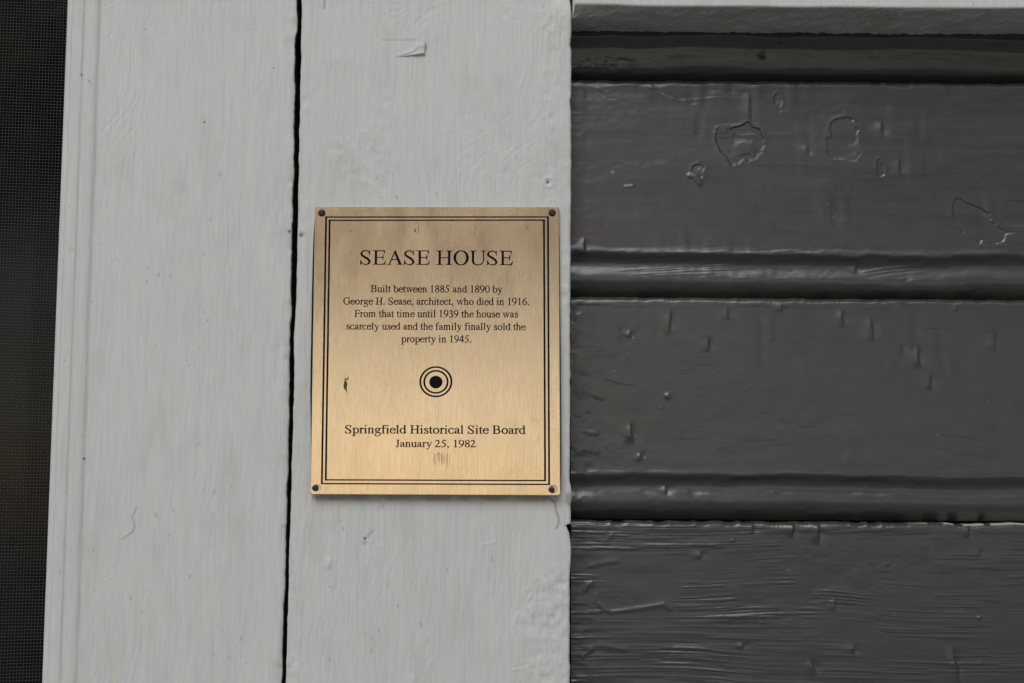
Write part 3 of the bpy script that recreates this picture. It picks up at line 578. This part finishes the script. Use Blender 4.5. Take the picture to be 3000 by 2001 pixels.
# projecting white ledge over the siding
led = thing('ledge', (400, 0, 290), 'white painted ledge projecting over the top of the dark siding', 'ledge')
LZ = (181.84, 298.64)[1]; YF = -25.
xs = np.concatenate([[(42.90, 302.30)[0]-.01], np.arange((42.90, 302.30)[0], 325, .7), np.arange(325, 900, 6.)])
pr = [(60., YF+5.)]+[(z_, YF) for z_ in (30, 18, 10, 6, 4, 3, 2.2)]+[(1.6-1.6*math.sin(a), YF+1.6*(1-math.cos(a))) for a in np.linspace(0, math.pi/2, 7)]+[(0, y_) for y_ in np.arange(YF+2.2, SY+8, .7)]
X = np.repeat(xs[None, :], len(pr), 0); Z = np.repeat(np.array([p[0] for p in pr])[:, None], len(xs), 1); Y = np.repeat(np.array([p[1] for p in pr])[:, None], len(xs), 1)
und = sst(YF+1, YF+3, Y)*(Z < 1.7)
tilt = SLOPE*1.2*(X-150); nz = .7*vn(X, Y, 9, 9, 300)+.5*vn(X+Y*.6, Y, 2.6, 7, 301)+.3*vn(X+Y*.4, Y, 1.5, 14, 302)+.25*vn(X, Y, 6, 2.2, 303)
mk = np.zeros(X.shape+(4,)); mixmark(mk, und*(.35+.4*sst(-.1, .6, vn(X, Y, 16, 9, 305))), (.52, .51, .42))
Z = Z+LZ+tilt-und*nz-.5*vn(X, X*0, 30, 9, 304)
Z = Z-.9*und*sst(14, 0, X-xs[0])*sst(-10, SY, Y)
Y[:, 0] = SY+8; 
o = grid_mesh('board', X, Y, Z, WHITE, led, mk)

# ---------------------------------------------------------------- window: insect screen over dark glass
win = thing('window', (-330, 30, -Z0), 'dark window covered by fine grey insect screen at the left edge', 'window')
GY = 16.
WX1 = -262.
def wires(name, vertical):
    """woven wires as three-sided strands that pass over and under each other"""
    P = 2.02; V = []; Fc = []; r = .21
    n = 36 if vertical else 298
    for i in range(-3 if vertical else 0, n):
        if vertical: c0 = WX1-i*P; s = np.arange(-262, 352, P/2)
        else: c0 = -252+i*P; s = np.arange(WX1-75, WX1+5, P/2)
        ph = (np.round(s/(P)*2).astype(int)); wv = .17*np.cos(math.pi*(s/P+i))*(1 if vertical else -1)
        dv = .10*np.sin(s/37.+i*.2)+.05*np.sin(s/9.+i*1.7)
        lean = s*0 if vertical else -(s-WX1)*(.03-.07*sst(120., -180., c0))
        for k in range(len(s)):
            c = c0+dv[k]+lean[k]
            for a in (0, 1, 2, 3):
                an = a*math.pi/2+math.pi/4; oy = r*math.sin(an); ox = r*math.cos(an)
                V.append((c+ox, GY+wv[k]+oy, s[k]) if vertical else (s[k], GY+wv[k]+oy, c+ox))
            if k:
                b = len(V)-8
                for a in range(4): Fc.append((b+a, b+(a+1) % 4, b+4+(a+1) % 4, b+4+a))
    o = mesh(name, V, Fc, WIRE, win, True); o['kind'] = 'stuff'; return o
wires('upright_wires', True); wires('cross_wires', False)
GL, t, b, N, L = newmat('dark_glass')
c = ramp(t, noise(t, (9, 9, 22), 3, .6, 1.5), [(.45, (.002, .002, .002)), (.62, (.010, .006, .004)), (.8, (.003, .002, .002))])  # brown patches in the colour stand for reflections in the glass
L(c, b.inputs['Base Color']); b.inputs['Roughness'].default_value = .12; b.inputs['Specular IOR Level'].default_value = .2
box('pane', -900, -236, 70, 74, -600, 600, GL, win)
box('sash', -262, -225, 24, 70, -600, 600, plain('black_sash', (.006, .006, .006), .7), win)

# ---------------------------------------------------------------- the plaque
PYB, PYF = -1.0, -3.0                            # back and front of the plate
plq = thing('plaque', (-42, -3, -3), 'engraved brass plaque with black lettering nailed to the white plank', 'plaque')
C4 = [(-118.84, 175.79), (33.87, 176.36), (34.54, -3.31), (-117.92, -3.11)]
HOLES = [((-114.50, 171.91), 2.3, 2.25), ((29.64, 172.59), 2.3, 2.3), ((29.95, 0.56), 2.85, 2.5), ((-114.18, 0.77), 2.9, 2.25)]
def plate():
    cx = sum(p[0] for p in C4)/4; cz = sum(p[1] for p in C4)/4
    def outline(ins):
        out = []
        n = 4
        for i in range(n):
            x, z_ = C4[i]; x += -ins*(1 if x > cx else -1); z_ += -ins*(1 if z_ > cz else -1)
            a, b_ = C4[i-1], C4[(i+1) % n]
            for (qx, qz) in (a, b_):
                L_ = math.hypot(qx-x, qz-z_); out.append((x+(qx-x)/L_*.7, z_+(qz-z_)/L_*.7))
        return out
    O = [outline(.35), outline(0)]
    hs = [[(c[0]+rx*math.cos(-a*math.pi/14), c[1]+rz*math.sin(-a*math.pi/14)) for a in range(28)] for c, rx, rz in HOLES]
    V = []; Fc = []
    def ring(pts, y): s = len(V); V.extend((x, y, z_) for x, z_ in pts); return s
    f0 = ring(O[0], PYF); hf = [ring(h_, PYF) for h_ in hs]
    loops = [[Vector((x, z_, 0)) for x, z_ in O[0]]]+[[Vector((x, z_, 0)) for x, z_ in h_] for h_ in hs]
    idx = [f0+i for i in range(8)]+[hf[k]+i for k in range(4) for i in range(28)]
    for tr in tessellate_polygon(loops): Fc.append([idx[i] for i in tr])
    f1 = ring(O[1], PYF+.3); f2 = ring(O[1], PYB)
    for a, b_ in ((f0, f1), (f1, f2)):
        for i in range(8): Fc.append((a+i, a+(i+1) % 8, b_+(i+1) % 8, b_+i))
    for k in range(4):
        g = ring(hs[k], PYB)
        for i in range(28): Fc.append((hf[k]+i, g+i, g+(i+1) % 28, hf[k]+(i+1) % 28))
    return mesh('plate', V, Fc, BRASS, plq)
plate()
# dark strips of backing that peep out along the two sides
def strip(pts, inner, lab):
    V = []; Fc = []
    for x, z_ in pts: V += [(x, -.6, z_), (inner, -.6, z_), (x, .4, z_)]
    for i in range(len(pts)-1): Fc += [(3*i, 3*i+1, 3*i+4, 3*i+3), (3*i, 3*i+3, 3*i+5, 3*i+2)]
    mesh('backing_strip', V, Fc, INK, plq)['label'] = lab
strip([(C4[0][0]-.2, C4[0][1]-4), (C4[0][0]-.9, C4[0][1]-20), (C4[0][0]-1.1, 120), (C4[0][0]-.8, 60), (C4[3][0]-.25, C4[3][1]+20), (C4[3][0]+.4, C4[3][1]+1)], C4[3][0]+1.2, 'thin black strip showing along the left edge')
strip([(C4[1][0]-.3, C4[1][1]-2), (C4[1][0]+.45, C4[1][1]-20), (C4[2][0]+.35, 80), (C4[2][0]+.6, 20), (C4[2][0]+.5, C4[2][1]+3)], C4[2][0]-1.2, 'thin black strip showing along the right edge')
for c_, lab in ((HOLES[2][0], 'right'), (HOLES[3][0], 'left')):
    V = [(c_[0]+2.8*math.cos(i*math.pi/10), -2.45, c_[1]+2.2*math.sin(i*math.pi/10)) for i in range(20)]+[(c_[0]+2.8*math.cos(i*math.pi/10), 2., c_[1]+2.2*math.sin(i*math.pi/10)) for i in range(20)]
    mesh('raised_board_disc', V, [tuple(range(20))]+[(i, (i+1) % 20, 20+(i+1) % 20, 20+i) for i in range(20)], HOLE_WHITE, plq)['label'] = 'white board face, raised to show in the bottom '+lab+' hole'  # added disc standing for the white board, raised out of the hole's shade
def frame_line(pts, tv, th, name, label):
    (ax, az), (bx, bz), (cx, cz), (dx, dz) = pts
    inn = [(ax+tv, az-th), (bx-tv, bz-th), (cx-tv, cz+th), (dx+tv, dz+th)]
    y = PYF-.022; V = [(x, y, z_) for x, z_ in pts]+[(x, y, z_) for x, z_ in inn]
    o = mesh(name, V, [(i, (i+1) % 4, 4+(i+1) % 4, 4+i) for i in range(4)], INK, plq); o['label'] = label
frame_line([(-112.35, 169.79), (27.59, 170.46), (28.23, 3.00), (-111.65, 3.05)], 1.2, .85, 'border_line', 'outer black border line')
frame_line([(-110.06, 167.74), (25.09, 168.43), (25.78, 5.32), (-109.30, 5.35)], 1.2, .85, 'border_line', 'inner black border line')
FNT = alphabet()
set_line(FNT, 'SEASE HOUSE', -89.91, 5.06, 139.34, 8.98, "lettering", plq, INK, 'black lettering reading SEASE HOUSE')
set_line(FNT, 'Built between 1885 and 1890 by', -83.15, -1.43, 121.97, 4.35, "lettering", plq, INK, 'black lettering reading Built between 1885 and 1890 by')
set_line(FNT, 'George H. Sease, architect, who died in 1916.', -99.96, 15.21, 114.16, 4.34, "lettering", plq, INK, 'black lettering reading George H. Sease, architect, who died in 1916.')
set_line(FNT, 'From that time until 1939 the house was', -93.00, 8.38, 106.36, 4.34, "lettering", plq, INK, 'black lettering reading From that time until 1939 the house was')
set_line(FNT, 'scarcely used and the family finally sold the', -97.82, 13.19, 98.49, 4.33, "lettering", plq, INK, 'black lettering reading scarcely used and the family finally sold the')
set_line(FNT, 'property in 1945.', -63.73, -20.52, 90.66, 4.32, "lettering", plq, INK, 'black lettering reading property in 1945.')
set_line(FNT, 'Springfield Historical Site Board', -97.39, 13.17, 34.23, 4.98, "lettering", plq, INK, 'black lettering reading Springfield Historical Site Board')
set_line(FNT, 'January 25, 1982', -66.41, -17.22, 25.97, 4.32, "lettering", plq, INK, 'black lettering reading January 25, 1982')
def ring_mark(c, rx, rz, t_, name, label):
    V = []; Fc = []; n = 72; y = PYF-.022
    for i in range(n):
        a = 2*math.pi*i/n
        V += [(c[0]+rx*math.cos(a), y, c[1]+rz*math.sin(a)), (c[0]+(rx-t_)*math.cos(a), y, c[1]+(rz-t_*.86)*math.sin(a))]
    Fc = [(2*i, 2*((i+1) % n), 2*((i+1) % n)+1, 2*i+1) for i in range(n)]
    o = mesh(name, V, Fc, INK, plq); o['label'] = label
EC = (-42.12, 66.18)
ring_mark(EC, 10.2, 9.6, 1.2, 'emblem_ring', 'outer black ring of the emblem'); ring_mark((-42.08, 66.10), 7.8, 7.35, 1.2, 'emblem_ring', 'inner black ring of the emblem')
ec = (-42.10, 65.93); V = [(ec[0]+4.1*math.cos(i*math.pi/24), PYF-.022, ec[1]+3.92*math.sin(i*math.pi/24)) for i in range(48)]
o = mesh('emblem_dot', V, [tuple(range(48))], INK, plq); o['label'] = 'solid black dot in the middle of the emblem'
# wear on the plate
def wear(strokes, name, m, label, y=.012):
    G = Glyph(0)
    for s in strokes: G.pen(*[(p[0], p[1], p[2]) for p in s], n=5)
    V = []; Fc = []
    for k, q in enumerate(G.polys):
        Fc.append([len(V)+i for i in range(len(q))]); V += [(x, PYF-y-.0004*(k % 20), z_) for x, z_ in q]
    o = mesh(name, V, Fc, m, plq); o['label'] = label
def S(p, w_): return (p[0]*K, p[1]*K, w_*K)
def wear_mm(strokes, name, m, label):
    """strokes in mm; widths in mm"""
    V = []; Fc = []; c = 0
    for s in strokes:
        a = np.array([(p[0][0], p[0][1], p[1]) for p in s]); cc = crom(a, 6) if len(a) > 2 else a
        d = np.gradient(cc[:, :2], axis=0); L_ = np.hypot(d[:, 0], d[:, 1])+1e-9; nx, nz = -d[:, 1]/L_, d[:, 0]/L_; w_ = cc[:, 2]/2
        for i in range(len(cc)): V += [(cc[i, 0]+nx[i]*w_[i], PYF-.010-.0005*c, cc[i, 1]+nz[i]*w_[i]), (cc[i, 0]-nx[i]*w_[i], PYF-.010-.0005*c, cc[i, 1]-nz[i]*w_[i])]
        b0 = len(V)-2*len(cc)
        for i in range(len(cc)-1): Fc.append((b0+2*i, b0+2*i+2, b0+2*i+3, b0+2*i+1))
        c += 1
    o = mesh(name, V, Fc, m, plq); o['label'] = label; return o
wear_mm([[((-97.72, 68.36), .15), ((-97.91, 66.67), .9), ((-97.67, 64.55), 2.3), ((-97.84, 62.44), 1.9), ((-97.19, 60.96), .9), ((-96.74, 59.07), .1)], [((-98.98, 67.93), .1), ((-96.66, 67.52), .9), ((-96.26, 69.21), .3)]], 'stain', STAIN, 'small brown stain at the left of the emblem')
wear_mm([[((-56.50, 161.75), .2), ((-56.07, 160.89), .9), ((-55.42, 159.81), .5)], [((-54.20, 166.09), .15), ((-53.95, 162.63), .3), ((-53.92, 159.17), .3)], [((-56.71, 161.54), .3), ((-54.81, 162.63), .3)]], 'scratch', SCR, 'small dark scratch under the middle of the top border')
wear_mm([[((-96.99, 160.51), .5), ((-95.50, 160.95), .4), ((-94.43, 160.30), .2)], [((-94.90, 163.33), .15), ((-94.66, 161.60), .25)]], 'scratch', SCR, 'faint scratch inside the top left corner')
wear_mm([[((13.25, 161.17), .15), ((13.67, 163.34), .4), ((14.10, 164.64), .15)]], 'scratch', SCR, 'faint scratch inside the top right corner')
rn = random.Random(3); st = []
for i in range(15):
    u_ = rn.uniform(-46, -33)
    st.append([((u_, (-41.25, 23.52)[1]+rn.uniform(-1.6, 0)), .08), ((u_+rn.uniform(-.2, .2), (-41.21, 18.71)[1]), .16), ((u_, (-41.18, 14.53)[1]+rn.uniform(-2.5, 2)), .06)])
st += [[((-41.43, 20.38), .14), ((-39.99, 22.69), .2), ((-38.50, 20.39), .14)], [((-39.99, 22.69), .2), ((-39.94, 17.67), .2)], [((-42.50, 21.84), .12), ((-42.25, 17.66), .16), ((-40.97, 14.74), .1)], [((-36.62, 21.86), .12), ((-36.80, 17.68), .16), ((-38.24, 14.75), .1)]]
wear_mm(st, 'scratch', SCR, 'rubbed scratches below the date line')['kind'] = 'stuff'
st = []
for i in range(26):
    x_, z_ = rn.uniform(-112, -60), rn.uniform(-2+4, 95); L_ = rn.uniform(2, 9); an = math.radians(rn.uniform(48, 66)) if rn.random() < .75 else math.radians(rn.uniform(-60, 100))
    st.append([((x_, z_), .03), ((x_+L_*.5*math.cos(an)+.1, z_+L_*.5*math.sin(an)), .09), ((x_+L_*math.cos(an), z_+L_*math.sin(an)), .03)])
for i in range(14):
    x_, z_ = rn.uniform(-112, 28), rn.uniform(5, 165); L_ = rn.uniform(1, 4); an = rn.uniform(0, 3)
    st.append([((x_, z_), .03), ((x_+L_*math.cos(an), z_+L_*math.sin(an)), .08)])
wear_mm(st, 'scratch', plain('bright_scratch', (.86, .70, .48), .35, 1.), 'fine slanting hairline scratches over the plate')['kind'] = 'stuff'
# nails
def nail(p, rad, y, lab):
    V = [(p[0], y-rad*.32, p[1])]; Fc = []; n = 20; rings = [(.35, .30), (.65, .24), (.86, .13), (.97, .02), (1., -.12), (.93, -.30)]
    rn_ = random.Random(int(p[0]*10))
    for a, b_ in rings:
        for i in range(n):
            an = 2*math.pi*i/n; q = 1+.05*math.sin(3*an+p[0])+rn_.uniform(-.02, .02); V.append((p[0]+rad*a*q*math.cos(an), y-rad*b_, p[1]+rad*a*q*math.sin(an)))
    V += [(p[0]+.35*rad*math.cos(2*math.pi*i/n), 12., p[1]+.35*rad*math.sin(2*math.pi*i/n)) for i in range(n)]
    for i in range(n): Fc.append((0, 1+i, 1+(i+1) % n))
    for r_ in range(len(rings)):
        for i in range(n): a = 1+r_*n; Fc.append((a+i, a+n+i, a+n+(i+1) % n, a+(i+1) % n))
    o = mesh('nail', V, Fc, RUST, plq, True); o['label'] = lab
nail((-114.50, 171.91), 2.2, PYF-.3, 'nail head in the top left corner'); nail((29.64, 172.59), 2.2, PYF-.3, 'reddish nail head in the top right corner')
nail((-114.85, 0.69), 1.95, PYF+.55, 'nail head sunk in the oversized bottom left hole'); nail((29.20, 0.15), 1.95, PYF+.55, 'nail head sunk in the oversized bottom right hole')

# the plate stands a little off the wood at its foot
plq.rotation_euler = (math.radians(-1.5), 0, 0); plq.location.y -= .0046
